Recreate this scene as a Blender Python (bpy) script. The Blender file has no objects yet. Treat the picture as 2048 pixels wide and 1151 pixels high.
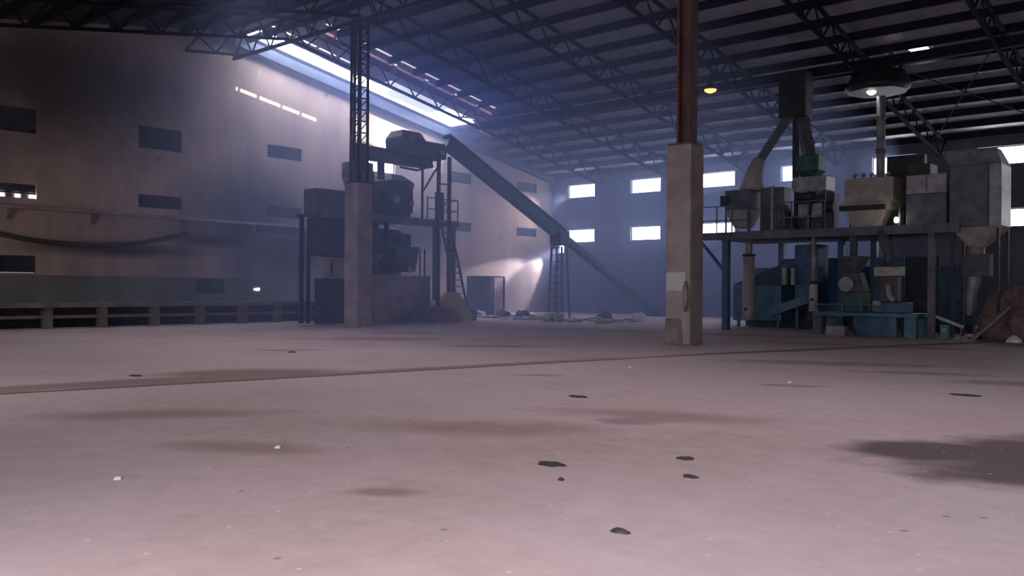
import bpy, bmesh, math, random
from mathutils import Vector, Matrix
random.seed(7)
S = bpy.context.scene
C = S.collection
V = Vector
# ------------------------------------------------------------------ camera
EYE = V((39.41, -49.6, 1.65))
yaw, pitch, roll = math.radians(-41.13), math.radians(0.04), math.radians(0.41)
fw = V((math.sin(yaw)*math.cos(pitch), math.cos(yaw)*math.cos(pitch), math.sin(pitch)))
rt = V((math.cos(yaw), -math.sin(yaw), 0)); up = rt.cross(fw)
r2 = rt*math.cos(roll) + up*math.sin(roll); u2 = up*math.cos(roll) - rt*math.sin(roll)
cd = bpy.data.cameras.new('camera'); cam = bpy.data.objects.new('camera', cd); C.objects.link(cam)
m = Matrix.Identity(4)
for i in range(3):
    m[i][0], m[i][1], m[i][2], m[i][3] = r2[i], u2[i], -fw[i], EYE[i]
cam.matrix_world = m
cd.sensor_width = 36; cd.lens = 30.87; cd.clip_end = 400; cd.clip_start = .05
S.camera = cam
# ------------------------------------------------------------------ world, sun, daylight, exposure
w = bpy.data.worlds.new('sky'); S.world = w; w.use_nodes = True
bg = w.node_tree.nodes['Background']; bg.inputs[0].default_value = (.86, .92, 1, 1); bg.inputs[1].default_value = 2.6
def lamp(name, kind, loc, target, energy, color, **kw):
    l = bpy.data.lights.new(name, kind); l.energy = energy; l.color = color
    for k, v in kw.items(): setattr(l, k, v)
    o = bpy.data.objects.new(name, l); C.objects.link(o); o.location = loc
    o.rotation_euler = (V(target)-V(loc)).to_track_quat('-Z', 'Y').to_euler()
    return o
lamp('sun', 'SUN', (20, -20, 30), (19, -20.12, 29), 27.0, (1, .88, .78), angle=math.radians(.6))
# daylight falling in through the big doorways of the front wall, behind the photographer
for x, wd, e in ((7, 7, 110), (22.5, 7, 300), (38.5, 7.5, 760), (53, 7, 50)):
    lamp('doorway_daylight', 'AREA', (x, -51.75, 2.9), (x-1.5, -42, -3.4), e, (.97, .93, 1.0), shape='RECTANGLE', size=wd, size_y=4.4, spread=math.radians(135))
# overhead fill lamps added out of view to brighten the floor
OVERHEAD_FILLS = ((12.5, -34), (20, -35), (27.5, -37), (35, -39), (44, -38))
for x, y in OVERHEAD_FILLS:
    lamp('overhead_fill', 'AREA', (x, y, 9.8+.176*(52+y)-.5), (x, y+.01, 0), 120, (.98, .91, 1.0), shape='RECTANGLE', size=4.5, size_y=5, spread=math.radians(108))
S.view_settings.view_transform = 'Standard'; S.view_settings.look = 'None'
S.view_settings.gamma = 1; S.view_settings.use_curve_mapping = False
S.view_settings.exposure = 0.0
S.cycles.use_denoising = True
S.cycles.max_bounces = 6; S.cycles.diffuse_bounces = 4; S.cycles.volume_bounces = 1; S.cycles.transmission_bounces = 4
S.cycles.caustics_reflective = False; S.cycles.caustics_refractive = False
S.cycles.sample_clamp_indirect = 6

# ------------------------------------------------------------------ materials
def newmat(name):
    mt = bpy.data.materials.new(name); mt.use_nodes = True
    return mt, mt.node_tree, mt.node_tree.nodes['Principled BSDF']
def mat(name, c1, c2=None, scale=1.5, rough=.8, metal=0, bump=.0, detail=5, stretch=(1, 1, 1), lo=.35, hi=.65):
    mt, nt, b = newmat(name); N = nt.nodes; L = nt.links
    b.inputs['Roughness'].default_value = rough; b.inputs['Metallic'].default_value = metal
    if c2 is None: c2 = tuple(v*.6 for v in c1)
    tc = N.new('ShaderNodeTexCoord'); mp = N.new('ShaderNodeMapping'); mp.inputs['Scale'].default_value = stretch
    nz = N.new('ShaderNodeTexNoise'); nz.inputs['Scale'].default_value = scale; nz.inputs['Detail'].default_value = detail
    rp = N.new('ShaderNodeValToRGB'); rp.color_ramp.elements[0].position = lo; rp.color_ramp.elements[1].position = hi
    rp.color_ramp.elements[0].color = (*c2, 1); rp.color_ramp.elements[1].color = (*c1, 1)
    L.new(tc.outputs['Object'], mp.inputs[0]); L.new(mp.outputs[0], nz.inputs['Vector']); L.new(nz.outputs['Fac'], rp.inputs[0]); L.new(rp.outputs[0], b.inputs['Base Color'])
    if bump:
        bp = N.new('ShaderNodeBump'); bp.inputs['Strength'].default_value = bump; bp.inputs['Distance'].default_value = .02
        L.new(nz.outputs['Fac'], bp.inputs['Height']); L.new(bp.outputs[0], b.inputs['Normal'])
    return mt
def emit(name, col, st):
    mt = bpy.data.materials.new(name); mt.use_nodes = True; nt = mt.node_tree; nt.nodes.clear()
    o = nt.nodes.new('ShaderNodeOutputMaterial'); e = nt.nodes.new('ShaderNodeEmission')
    e.inputs[0].default_value = (*col, 1); e.inputs[1].default_value = st; nt.links.new(e.outputs[0], o.inputs[0]); return mt

def blotch(nt, prev, spots, col, warp=.6, wscale=1.2, soft=.35, amount=.8):
    """dirt and painted-in shade, each with its own shape: list of (x, y, rx, ry, angle) in object space of floor, or (y, z) on walls given by axes"""
    N = nt.nodes; L = nt.links
    tc = N.new('ShaderNodeTexCoord'); nz = N.new('ShaderNodeTexNoise'); nz.inputs['Scale'].default_value = wscale; nz.inputs['Detail'].default_value = 6
    L.new(tc.outputs['Object'], nz.inputs['Vector'])
    acc = None
    for (cx, cy, cz, rx, ry, rz, ang) in spots:
        mp = N.new('ShaderNodeMapping'); mp.vector_type = 'TEXTURE'
        mp.inputs['Location'].default_value = (cx, cy, cz); mp.inputs['Rotation'].default_value = (0, 0, ang) if rz > 50 or True else (0, 0, 0)
        mp.inputs['Scale'].default_value = (rx, ry, rz)
        L.new(tc.outputs['Object'], mp.inputs[0])
        ln = N.new('ShaderNodeVectorMath'); ln.operation = 'LENGTH'; L.new(mp.outputs[0], ln.inputs[0])
        ad = N.new('ShaderNodeMath'); ad.operation = 'MULTIPLY_ADD'; L.new(nz.outputs['Fac'], ad.inputs[0]); ad.inputs[1].default_value = warp*2; L.new(ln.outputs['Value'], ad.inputs[2])
        mr = N.new('ShaderNodeMapRange'); mr.interpolation_type = 'SMOOTHSTEP'; L.new(ad.outputs[0], mr.inputs[0])
        mr.inputs[1].default_value = 1+warp-soft; mr.inputs[2].default_value = 1+warp+soft*.6; mr.inputs[3].default_value = amount; mr.inputs[4].default_value = 0
        if acc is None: acc = mr.outputs[0]
        else:
            mx = N.new('ShaderNodeMath'); mx.operation = 'MAXIMUM'; L.new(acc, mx.inputs[0]); L.new(mr.outputs[0], mx.inputs[1]); acc = mx.outputs[0]
    mix = N.new('ShaderNodeMix'); mix.data_type = 'RGBA'; L.new(acc, mix.inputs[0]); L.new(prev, mix.inputs[6]); mix.inputs[7].default_value = (*col, 1)
    return mix.outputs[2]

def concrete_floor():
    mt, nt, b = newmat('dusty_concrete'); N = nt.nodes; L = nt.links
    tc = N.new('ShaderNodeTexCoord')
    a = N.new('ShaderNodeTexNoise'); a.inputs['Scale'].default_value = .22; a.inputs['Detail'].default_value = 8; a.inputs['Roughness'].default_value = .6
    L.new(tc.outputs['Object'], a.inputs['Vector'])
    rp = N.new('ShaderNodeValToRGB'); L.new(a.outputs['Fac'], rp.inputs[0])
    rp.color_ramp.elements[0].position = .30; rp.color_ramp.elements[0].color = (.45, .33, .31, 1)
    rp.color_ramp.elements[1].position = .68; rp.color_ramp.elements[1].color = (.55, .435, .46, 1)
    e = rp.color_ramp.elements.new(.5); e.color = (.52, .39, .39, 1)
    f = N.new('ShaderNodeTexNoise'); f.inputs['Scale'].default_value = 3.2; f.inputs['Detail'].default_value = 7; f.inputs['Roughness'].default_value = .7
    L.new(tc.outputs['Object'], f.inputs['Vector'])
    mr = N.new('ShaderNodeMapRange'); L.new(f.outputs['Fac'], mr.inputs[0]); mr.inputs[1].default_value = .35; mr.inputs[2].default_value = .65; mr.inputs[3].default_value = .90; mr.inputs[4].default_value = 1.05
    ml = N.new('ShaderNodeMix'); ml.data_type = 'RGBA'; ml.blend_type = 'MULTIPLY'; ml.inputs[0].default_value = 1
    L.new(rp.outputs[0], ml.inputs[6]); L.new(mr.outputs[0], ml.inputs[7])
    col = ml.outputs[2]
    # reddish brown worn bands and grey stains, oil patch on the right
    seam = [(26.0, -38.6, 0, 7.5, .32, 50, 1.36), (30.2, -23.5, 0, 8, .45, 50, 1.25), (24.6, -42.6, 0, 3.6, .55, 50, 1.34), (24.7, -40.2, 0, 1.9, .95, 50, .95), (24.2, -46, 0, 3, .4, 50, 1.3)]
    col = blotch(nt, col, seam, (.21, .12, .095), .3, 1.4, .5, .75)
    brown = [(28.6, -44.0, 0, 1.5, .45, 50, .9), (32.2, -42.0, 0, 1.6, .6, 50, .6),
             (33.4, -39.6, 0, 1.6, .5, 50, .35), (17.4, -31.2, 0, 2.6, .9, 50, .7), (31.4, -44.6, 0, .9, .35, 50, .5), (30.5, -22.5, 0, 4.2, .7, 50, .1), (22, -20, 0, 5, 1.0, 50, .2)]
    col = blotch(nt, col, brown, (.27, .165, .13), .55, .9, .7, .62)
    grey = [(31.6, -29.8, 0, 2.4, .65, 50, .45), (34.0, -30.8, 0, 1.3, .4, 50, .4), (36.0, -31.6, 0, 1.4, .5, 50, .4), (33.3, -40.3, 0, .5, .28, 50, .7), (28.8, -36.6, 0, .55, .2, 50, .7),
            (22.5, -31, 0, 1.6, .5, 50, .7), (33, -34.9, 0, .6, .2, 50, .4), (15.2, -28, 0, 1.5, .6, 50, .7), (20, -36, 0, 1.1, .3, 50, .9), (34.0, -44.9, 0, .35, .16, 50, .7)]
    col = blotch(nt, col, grey, (.16, .11, .11), .6, 1.6, .6, .55)
    oil = [(38.2, -38.9, 0, 2.6, 1.35, 50, .95), (36.7, -39.9, 0, .9, .7, 50, .8), (38.2, -40.0, 0, 1.9, .8, 50, .75)]
    col = blotch(nt, col, oil, (.085, .055, .055), .3, 2.2, .4, .9)
    # scattered dark specks and pale grains
    v = N.new('ShaderNodeTexVoronoi'); v.inputs['Scale'].default_value = 1.7; L.new(tc.outputs['Object'], v.inputs['Vector'])
    m1 = N.new('ShaderNodeMapRange'); L.new(v.outputs['Distance'], m1.inputs[0]); m1.inputs[1].default_value = .035; m1.inputs[2].default_value = .06; m1.inputs[3].default_value = .6; m1.inputs[4].default_value = 0
    x1 = N.new('ShaderNodeMix'); x1.data_type = 'RGBA'; L.new(m1.outputs[0], x1.inputs[0]); L.new(col, x1.inputs[6]); x1.inputs[7].default_value = (.12, .08, .07, 1)
    v2 = N.new('ShaderNodeTexVoronoi'); v2.inputs['Scale'].default_value = 4.3; L.new(tc.outputs['Object'], v2.inputs['Vector'])
    m2 = N.new('ShaderNodeMapRange'); L.new(v2.outputs['Distance'], m2.inputs[0]); m2.inputs[1].default_value = .06; m2.inputs[2].default_value = .09; m2.inputs[3].default_value = .55; m2.inputs[4].default_value = 0
    x2 = N.new('ShaderNodeMix'); x2.data_type = 'RGBA'; L.new(m2.outputs[0], x2.inputs[0]); L.new(x1.outputs[2], x2.inputs[6]); x2.inputs[7].default_value = (.75, .68, .66, 1)
    L.new(x2.outputs[2], b.inputs['Base Color']); b.inputs['Roughness'].default_value = .82
    b.inputs['Specular IOR Level'].default_value = .25
    bp = N.new('ShaderNodeBump'); bp.inputs['Strength'].default_value = .25; bp.inputs['Distance'].default_value = .02
    L.new(f.outputs['Fac'], bp.inputs['Height']); L.new(bp.outputs[0], b.inputs['Normal'])
    return mt

def plaster_wall(name, base, dark, spots=(), stain_shade=(.07, .06, .065), spot_mix=.95):
    mt, nt, b = newmat(name); N = nt.nodes; L = nt.links
    tc = N.new('ShaderNodeTexCoord'); mp = N.new('ShaderNodeMapping'); mp.inputs['Scale'].default_value = (.5, .5, .13)
    n = N.new('ShaderNodeTexNoise'); n.inputs['Scale'].default_value = 1.0; n.inputs['Detail'].default_value = 9; n.inputs['Roughness'].default_value = .62
    L.new(tc.outputs['Object'], mp.inputs[0]); L.new(mp.outputs[0], n.inputs['Vector'])
    rp = N.new('ShaderNodeValToRGB'); L.new(n.outputs['Fac'], rp.inputs[0])
    rp.color_ramp.elements[0].position = .33; rp.color_ramp.elements[0].color = (*dark, 1)
    rp.color_ramp.elements[1].position = .62; rp.color_ramp.elements[1].color = (*base, 1)
    col = rp.outputs[0]
    if spots: col = blotch(nt, col, spots, stain_shade, .45, .5, .8, spot_mix)
    v = N.new('ShaderNodeTexVoronoi'); v.inputs['Scale'].default_value = .45; L.new(tc.outputs['Object'], v.inputs['Vector'])
    m1 = N.new('ShaderNodeMapRange'); L.new(v.outputs['Distance'], m1.inputs[0]); m1.inputs[1].default_value = .03; m1.inputs[2].default_value = .09; m1.inputs[3].default_value = .6; m1.inputs[4].default_value = 0
    x1 = N.new('ShaderNodeMix'); x1.data_type = 'RGBA'; L.new(m1.outputs[0], x1.inputs[0]); L.new(col, x1.inputs[6]); x1.inputs[7].default_value = (*stain_shade, 1)
    L.new(x1.outputs[2], b.inputs['Base Color']); b.inputs['Roughness'].default_value = .9; b.inputs['Specular IOR Level'].default_value = .2
    bp = N.new('ShaderNodeBump'); bp.inputs['Strength'].default_value = .3; bp.inputs['Distance'].default_value = .03
    L.new(n.outputs['Fac'], bp.inputs['Height']); L.new(bp.outputs[0], b.inputs['Normal'])
    return mt

def roof_sheet():
    mt, nt, b = newmat('ribbed_roof_sheet'); N = nt.nodes; L = nt.links
    tc = N.new('ShaderNodeTexCoord')
    n = N.new('ShaderNodeTexNoise'); n.inputs['Scale'].default_value = .5; n.inputs['Detail'].default_value = 6; L.new(tc.outputs['Object'], n.inputs['Vector'])
    rp = N.new('ShaderNodeValToRGB'); L.new(n.outputs['Fac'], rp.inputs[0])
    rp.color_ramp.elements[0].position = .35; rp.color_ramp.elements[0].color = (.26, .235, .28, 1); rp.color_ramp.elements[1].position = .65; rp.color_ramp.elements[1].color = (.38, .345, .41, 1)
    L.new(rp.outputs[0], b.inputs['Base Color']); b.inputs['Roughness'].default_value = .55
    wv = N.new('ShaderNodeTexWave'); wv.bands_direction = 'X'; wv.inputs['Scale'].default_value = 1.3; L.new(tc.outputs['Object'], wv.inputs['Vector'])
    bp = N.new('ShaderNodeBump'); bp.inputs['Strength'].default_value = .5; bp.inputs['Distance'].default_value = .03; L.new(wv.outputs['Fac'], bp.inputs['Height']); L.new(bp.outputs[0], b.inputs['Normal'])
    return mt

M = {}
M['floor'] = concrete_floor()
M['wallL'] = plaster_wall('stained_shaded_render', (.47, .33, .275), (.29, .205, .18),
    [(0, -24.6, 5.6, 9, 3.8, 2.2, 0), (0, -22.0, 3.4, 9, 4.2, 1.9, 0), (0, -18.0, 5.6, 9, 3, 1.6, 0), (0, -33.5, 10.4, 9, 6.5, 3.0, 0), (0, -44, 10.5, 9, 11, 4.2, 0), (0, -26.5, 3.9, 9, 2.6, .5, 0), (0, -31.0, 3.3, 9, 4.5, .35, 0), (0, -13.5, 5.0, 9, 3.2, 1.3, 0)], (.075, .06, .06))  # two big high spots paint in shade at the upper left; others are stains
M['wallB'] = plaster_wall('bluish_render', (.13, .13, .17), (.08, .08, .11))
M['dado'] = plaster_wall('grey_green_cement', (.20, .19, .165), (.12, .115, .10))
M['roof'] = roof_sheet()
M['shaderoof'] = mat('shade_darkened_sheets', (.045, .035, .035), (.022, .018, .02), .6, .95)  # darker copy of the roof colour, with the near slope's shade painted in
M['conc'] = mat('weathered_concrete', (.36, .285, .295), (.24, .19, .195), 1.3, .9, bump=.3)
M['concdark'] = mat('grimy_concrete', (.22, .175, .17), (.13, .105, .105), 1.8, .9, bump=.3)
M['steel'] = mat('dark_roof_steel', (.02, .019, .028), (.012, .012, .017), 2, .95, 0)
M['steel'].node_tree.nodes['Principled BSDF'].inputs['Specular IOR Level'].default_value = .1
M['rust'] = mat('red_oxide_steel', (.17, .075, .07), (.09, .045, .05), 2.5, .7, .2)
M['blue'] = mat('worn_blue_paint', (.028, .09, .18), (.015, .045, .09), 2.5, .5, .1, bump=.1)
M['teal'] = mat('worn_teal_paint', (.035, .14, .20), (.02, .075, .11), 2.0, .5, .1, bump=.1)
M['dblue'] = mat('sooty_blue_steel', (.028, .04, .075), (.014, .018, .032), 2, .6, .2)
M['beige'] = mat('dusty_beige_paint', (.42, .35, .31), (.26, .21, .19), 2, .6, .0, bump=.1)
M['pale'] = mat('pale_galvanised_sheet', (.30, .275, .29), (.18, .16, .18), 3, .5, .1, bump=.1)
M['grey'] = mat('dull_grey_paint', (.12, .12, .145), (.06, .06, .08), 2, .6, .1)
M['black'] = mat('blackened_metal', (.03, .03, .035), (.012, .012, .015), 3, .6, .2)
M['green'] = mat('dark_green_paint', (.04, .10, .09), (.02, .05, .045), 3, .6, .1)
M['louvre'] = mat('dusty_louvre', (.10, .085, .10), (.05, .045, .055), 3, .7, .0)
M['pink'] = mat('pinkish_sheet', (.45, .30, .31), (.33, .22, .24), 2, .7)
M['grain'] = mat('yellow_husk_heap', (.50, .40, .15), (.30, .23, .10), 9, .95, bump=.6)
M['earth'] = mat('reddish_dust_heap', (.22, .13, .12), (.11, .075, .075), 5, .95, bump=.6)
M['white'] = mat('white_sack_cloth', (.75, .72, .72), (.5, .47, .47), 6, .9, bump=.3)
M['trash'] = mat('mixed_rubbish', (.55, .48, .46), (.12, .10, .10), 5, .9, bump=.4)
M['wood'] = mat('grey_brown_board', (.32, .24, .22), (.2, .15, .14), 3, .85, bump=.2, stretch=(1, 8, 1))
M['mud'] = mat('dark_mud', (.055, .043, .043), (.015, .012, .012), 12, .9, bump=.6)
M['hose'] = mat('black_hose', (.09, .06, .05), (.05, .035, .03), 3, .7)
M['day'] = emit('bright_daylight_pane', (.90, .93, 1.0), 19.0)
M['skyl'] = emit('sunlit_translucent_sheet', (.86, .91, 1.0), 24.0)
M['lampw'] = emit('glowing_lamp_glass', (1, .42, .10), 3.2)
M['lampc'] = emit('glowing_small_lamp', (1, .93, .85), 12)
M['lampc2'] = emit('dim_lamp_glass', (1, .95, .85), 1.5)
# printed notice: grey text lines on white paper
mt, nt, b = newmat('printed_notice'); N = nt.nodes; L = nt.links
tc = N.new('ShaderNodeTexCoord'); mp = N.new('ShaderNodeMapping'); mp.inputs['Scale'].default_value = (1, 1, 1)
wv = N.new('ShaderNodeTexWave'); wv.bands_direction = 'Z'; wv.inputs['Scale'].default_value = 8.5; wv.inputs['Distortion'].default_value = 1.5
nz = N.new('ShaderNodeTexNoise'); nz.inputs['Scale'].default_value = 26
ad = N.new('ShaderNodeMath'); ad.operation = 'MULTIPLY'
rp = N.new('ShaderNodeValToRGB'); rp.color_ramp.elements[0].position = .30; rp.color_ramp.elements[0].color = (.55, .51, .5, 1); rp.color_ramp.elements[1].position = .42; rp.color_ramp.elements[1].color = (.27, .25, .26, 1)
L.new(tc.outputs['Object'], mp.inputs[0]); L.new(mp.outputs[0], wv.inputs['Vector']); L.new(tc.outputs['Object'], nz.inputs['Vector'])
L.new(wv.outputs['Fac'], ad.inputs[0]); L.new(nz.outputs['Fac'], ad.inputs[1]); L.new(ad.outputs[0], rp.inputs[0]); L.new(rp.outputs[0], b.inputs['Base Color'])
M['notice'] = mt
# translucent hanging sheet
mt, nt, b = newmat('thin_pink_fibre_sheet'); b.inputs['Base Color'].default_value = (.30, .19, .20, 1)
tr = nt.nodes.new('ShaderNodeBsdfTranslucent'); tr.inputs[0].default_value = (.4, .25, .27, 1); mx = nt.nodes.new('ShaderNodeMixShader'); mx.inputs[0].default_value = .6
nt.links.new(b.outputs[0], mx.inputs[1]); nt.links.new(tr.outputs[0], mx.inputs[2]); nt.links.new(mx.outputs[0], nt.nodes['Material Output'].inputs[0])
M['fibre'] = mt

# ------------------------------------------------------------------ mesh helpers
class MB:
    def __init__(s): s.bm = bmesh.new()
    def poly(s, vs, fs):
        v = [s.bm.verts.new(p) for p in vs]
        for f in fs:
            try: s.bm.faces.new([v[i] for i in f])
            except ValueError: pass
        return s
    def box(s, x0, x1, y0, y1, z0, z1):
        return s.poly([(x0, y0, z0), (x1, y0, z0), (x1, y1, z0), (x0, y1, z0), (x0, y0, z1), (x1, y0, z1), (x1, y1, z1), (x0, y1, z1)],
                      [(0, 3, 2, 1), (4, 5, 6, 7), (0, 1, 5, 4), (1, 2, 6, 5), (2, 3, 7, 6), (3, 0, 4, 7)])
    def taper(s, a, b):
        """a=(x0,x1,y0,y1,z) bottom, b the same for the top"""
        q = [(a[0], a[2], a[4]), (a[1], a[2], a[4]), (a[1], a[3], a[4]), (a[0], a[3], a[4]), (b[0], b[2], b[4]), (b[1], b[2], b[4]), (b[1], b[3], b[4]), (b[0], b[3], b[4])]
        return s.poly(q, [(0, 3, 2, 1), (4, 5, 6, 7), (0, 1, 5, 4), (1, 2, 6, 5), (2, 3, 7, 6), (3, 0, 4, 7)])
    def bar(s, p, q, wd, h=None, upv=(0, 0, 1)):
        p, q = V(p), V(q); d = (q-p).normalized(); h = h or wd; u = V(upv)
        if abs(d.dot(u)) > .97: u = V((1, 0, 0))
        a = d.cross(u).normalized()*wd/2; c = a.cross(d).normalized()*h/2
        vs = [p-a-c, p+a-c, p+a+c, p-a+c, q-a-c, q+a-c, q+a+c, q-a+c]
        return s.poly(vs, [(0, 3, 2, 1), (4, 5, 6, 7), (0, 1, 5, 4), (1, 2, 6, 5), (2, 3, 7, 6), (3, 0, 4, 7)])
    def tube(s, pts, r, n=12, r_list=None, cap=True):
        pts = [V(p) for p in pts]; rings = []
        for i, p in enumerate(pts):
            d = (pts[min(i+1, len(pts)-1)]-pts[max(i-1, 0)]).normalized()
            u = V((0, 0, 1)) if abs(d.z) < .95 else V((1, 0, 0))
            a = d.cross(u).normalized(); c = a.cross(d).normalized(); rr = r_list[i] if r_list else r
            rings.append([s.bm.verts.new(p+a*rr*math.cos(2*math.pi*k/n)+c*rr*math.sin(2*math.pi*k/n)) for k in range(n)])
        for i in range(len(rings)-1):
            for k in range(n):
                f = s.bm.faces.new([rings[i][k], rings[i][(k+1) % n], rings[i+1][(k+1) % n], rings[i+1][k]]); f.smooth = n > 6
        if cap: s.bm.faces.new(rings[0][::-1]); s.bm.faces.new(rings[-1])
        return s
    def lump(s, c, r, seed=0, sub=3, rough=.25, flat=0):
        rnd = random.Random(seed); ph = [rnd.uniform(0, 6.28) for _ in range(9)]
        res = bmesh.ops.create_icosphere(s.bm, subdivisions=sub, radius=1)
        for v in res['verts']:
            n = v.co.normalized()
            k = 1+rough*(math.sin(3*n.x+ph[0])*math.sin(4*n.y+ph[1])+.5*math.sin(7*n.z+ph[2]+5*n.x)*math.sin(6*n.y+ph[3])+.3*math.sin(13*n.x+ph[4])*math.sin(11*n.y+ph[5]))
            z = n.z*r[2]*k
            if z < 0: z = 0 if flat else z
            v.co = V((c[0]+n.x*r[0]*k, c[1]+n.y*r[1]*k, c[2]+z))
        for f in s.bm.faces: f.smooth = True
        return s
    def build(s, name, material, parent=None, bevel=0, loc=None):
        bmesh.ops.recalc_face_normals(s.bm, faces=s.bm.faces[:])
        me = bpy.data.meshes.new(name); s.bm.to_mesh(me); s.bm.free()
        if isinstance(material, str): material = M[material]
        me.materials.append(material); o = bpy.data.objects.new(name, me); C.objects.link(o)
        if loc is not None:
            me.transform(Matrix.Translation(-V(loc)))
            o.location = loc
        if parent is not None:
            o.parent = parent
            pl = V(parent.get('_w', (0, 0, 0)))
            o.location = V(o.location)-pl
            o['_w'] = tuple(V(o.location)+pl)
        else: o['_w'] = tuple(o.location)
        if bevel:
            bv = o.modifiers.new('bevel', 'BEVEL'); bv.width = bevel; bv.segments = 2; bv.limit_method = 'ANGLE'
        return o
def thing(name, label, cat, loc, group=None):
    o = bpy.data.objects.new(name, None); C.objects.link(o); o.location = loc; o.empty_display_size = .2
    o['label'] = label; o['category'] = cat; o['_w'] = tuple(loc)
    if group: o['group'] = group
    return o
def tag(o, label, cat, group=None, kind=None):
    if label: o['label'] = label
    if cat: o['category'] = cat
    if group: o['group'] = group
    if kind: o['kind'] = kind
    return o
def struct(o): o['kind'] = 'structure'; return o
def copy_tree(root, delta=(0, 0, 0), label=None):
    r = root.copy(); C.objects.link(r); r.location = V(root.location)+V(delta)
    if label: r['label'] = label
    for ch in list(root.children):
        c = ch.copy(); C.objects.link(c); c.parent = r
        for g in ch.children:
            d = g.copy(); C.objects.link(d); d.parent = c
    return r
def roofz(y): return 9.8+.176*(-y) if y > -26 else 9.8+.176*(52+y)
ORD = ['first', 'second', 'third', 'fourth', 'fifth', 'sixth', 'seventh', 'eighth', 'ninth', 'tenth', 'eleventh', 'twelfth', 'thirteenth', 'fourteenth', 'fifteenth', 'sixteenth', 'seventeenth', 'eighteenth']

# ------------------------------------------------------------------ the shell
XR, YF = 60.0, -52.0
struct(MB().box(-.4, XR+.4, YF-.4, .4, -.3, 0).build('floor', 'floor'))
struct(MB().bar((24.2, -47.5, .001), (26.1, -39.3, .001), .10, .008).bar((26.1, -39.3, .001), (28.3, -29.4, .001), .10, .008).bar((28.3, -29.4, .001), (33.2, -13.8, .001), .12, .008).build('trim_1', mat('dirt_filled_joint', (.17, .09, .07), (.08, .05, .045), 4, .9)))

def wall_grid(mb, a_edges, z_edges, holes, ft, fb, ztop):
    """ft: (a, z, side) -> point. Boxes between the edges, skipping the holes."""
    for i in range(len(a_edges)-1):
        for j in range(len(z_edges)-1):
            a0, a1, z0, z1 = a_edges[i], a_edges[i+1], z_edges[j], z_edges[j+1]
            ac, zc = (a0+a1)/2, (z0+z1)/2
            if any(h[0] < ac < h[1] and h[2] < zc < h[3] for h in holes): continue
            mb.poly([ft(a0, z0), ft(a1, z0), ft(a1, z1), ft(a0, z1), fb(a0, z0), fb(a1, z0), fb(a1, z1), fb(a0, z1)],
                    [(0, 3, 2, 1), (4, 5, 6, 7), (0, 1, 5, 4), (1, 2, 6, 5), (2, 3, 7, 6), (3, 0, 4, 7)])
# back wall (y = 0 .. .3)
holesB = []
for k in range(9):
    xc = 2.47+5.284*k
    holesB += [(xc-1.16, xc+1.16, 8.07, 9.02), (xc-1.16, xc+1.16, 4.92, 5.86)]
holesB.append((.42, .98, 4.2, 4.85))
xe = sorted({-.3, XR+.3}|{h[0] for h in holesB}|{h[1] for h in holesB}); ze = [0, 4.2, 4.85, 4.92, 5.86, 8.07, 9.02, 9.78]
mb = MB(); wall_grid(mb, xe, ze, holesB, lambda a, z: (a, 0, z), lambda a, z: (a, .3, z), 9.8); struct(mb.build('wall_back', 'wallB'))
# left wall (x = -.3 .. 0)
holesL = []
LW = [(-2.97, 'l'), (-9.55, 'l'), (-16.1, 'd'), (-22.7, 'l'), (-29.5, 'l'), (-36.0, 'l'), (-42.7, 'l')]
for yc, k in LW:
    z0 = 8.0 if yc < -25 else 8.35
    holesL += [(yc-1.06, yc+1.06, z0, 9.03, k), (yc-1.06, yc+1.06, 5.27, 5.87, 'l')]
holesL += [(-36.4, -34.93, 2.17, 2.9, 'l')]
ye = sorted({YF-.3, .3}|{h[0] for h in holesL}|{h[1] for h in holesL}|{-26}); ze = [0, 2.17, 2.9, 5.27, 5.87, 8.0, 8.35, 9.03, 9.78]
mb = MB(); wall_grid(mb, ye, ze, holesL, lambda a, z: (0, a, z), lambda a, z: (-.3, a, z), 9.8)
ys = [.0, -26, YF]
mb.poly([(0, 0, 9.78), (0, -26, 9.78), (0, YF, 9.78), (0, -26, roofz(-26)-.02), (-.3, 0, 9.78), (-.3, -26, 9.78), (-.3, YF, 9.78), (-.3, -26, roofz(-26)-.02)],
        [(0, 1, 3), (1, 2, 3), (4, 7, 5), (5, 7, 6), (0, 3, 7, 4), (3, 2, 6, 7), (0, 4, 5, 1), (1, 5, 6, 2)])
struct(mb.build('wall_left', 'wallL'))
mb = MB(); wall_grid(mb, [YF-.3, .3], [0, 9.78], [], lambda a, z: (XR, a, z), lambda a, z: (XR+.3, a, z), 0)
mb.poly([(XR, 0, 9.78), (XR, YF, 9.78), (XR, -26, roofz(-26)-.02), (XR+.3, 0, 9.78), (XR+.3, YF, 9.78), (XR+.3, -26, roofz(-26)-.02)], [(0, 1, 2), (3, 5, 4), (0, 2, 5, 3), (2, 1, 4, 5), (0, 3, 4, 1)])
struct(mb.build('wall_right', 'wallL'))
holesF = [(3.4, 10.6, 0, 5.1), (18.9, 26.1, 0, 5.1), (35.6, 43.4, 0, 5.1), (49.4, 56.6, 0, 5.1)]
xe = sorted({-.3, XR+.3}|{h[0] for h in holesF}|{h[1] for h in holesF})
mb = MB(); wall_grid(mb, xe, [0, 5.1, 9.78], holesF, lambda a, z: (a, YF, z), lambda a, z: (a, YF-.3, z), 0); struct(mb.build('wall_front', 'wallB'))
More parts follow.
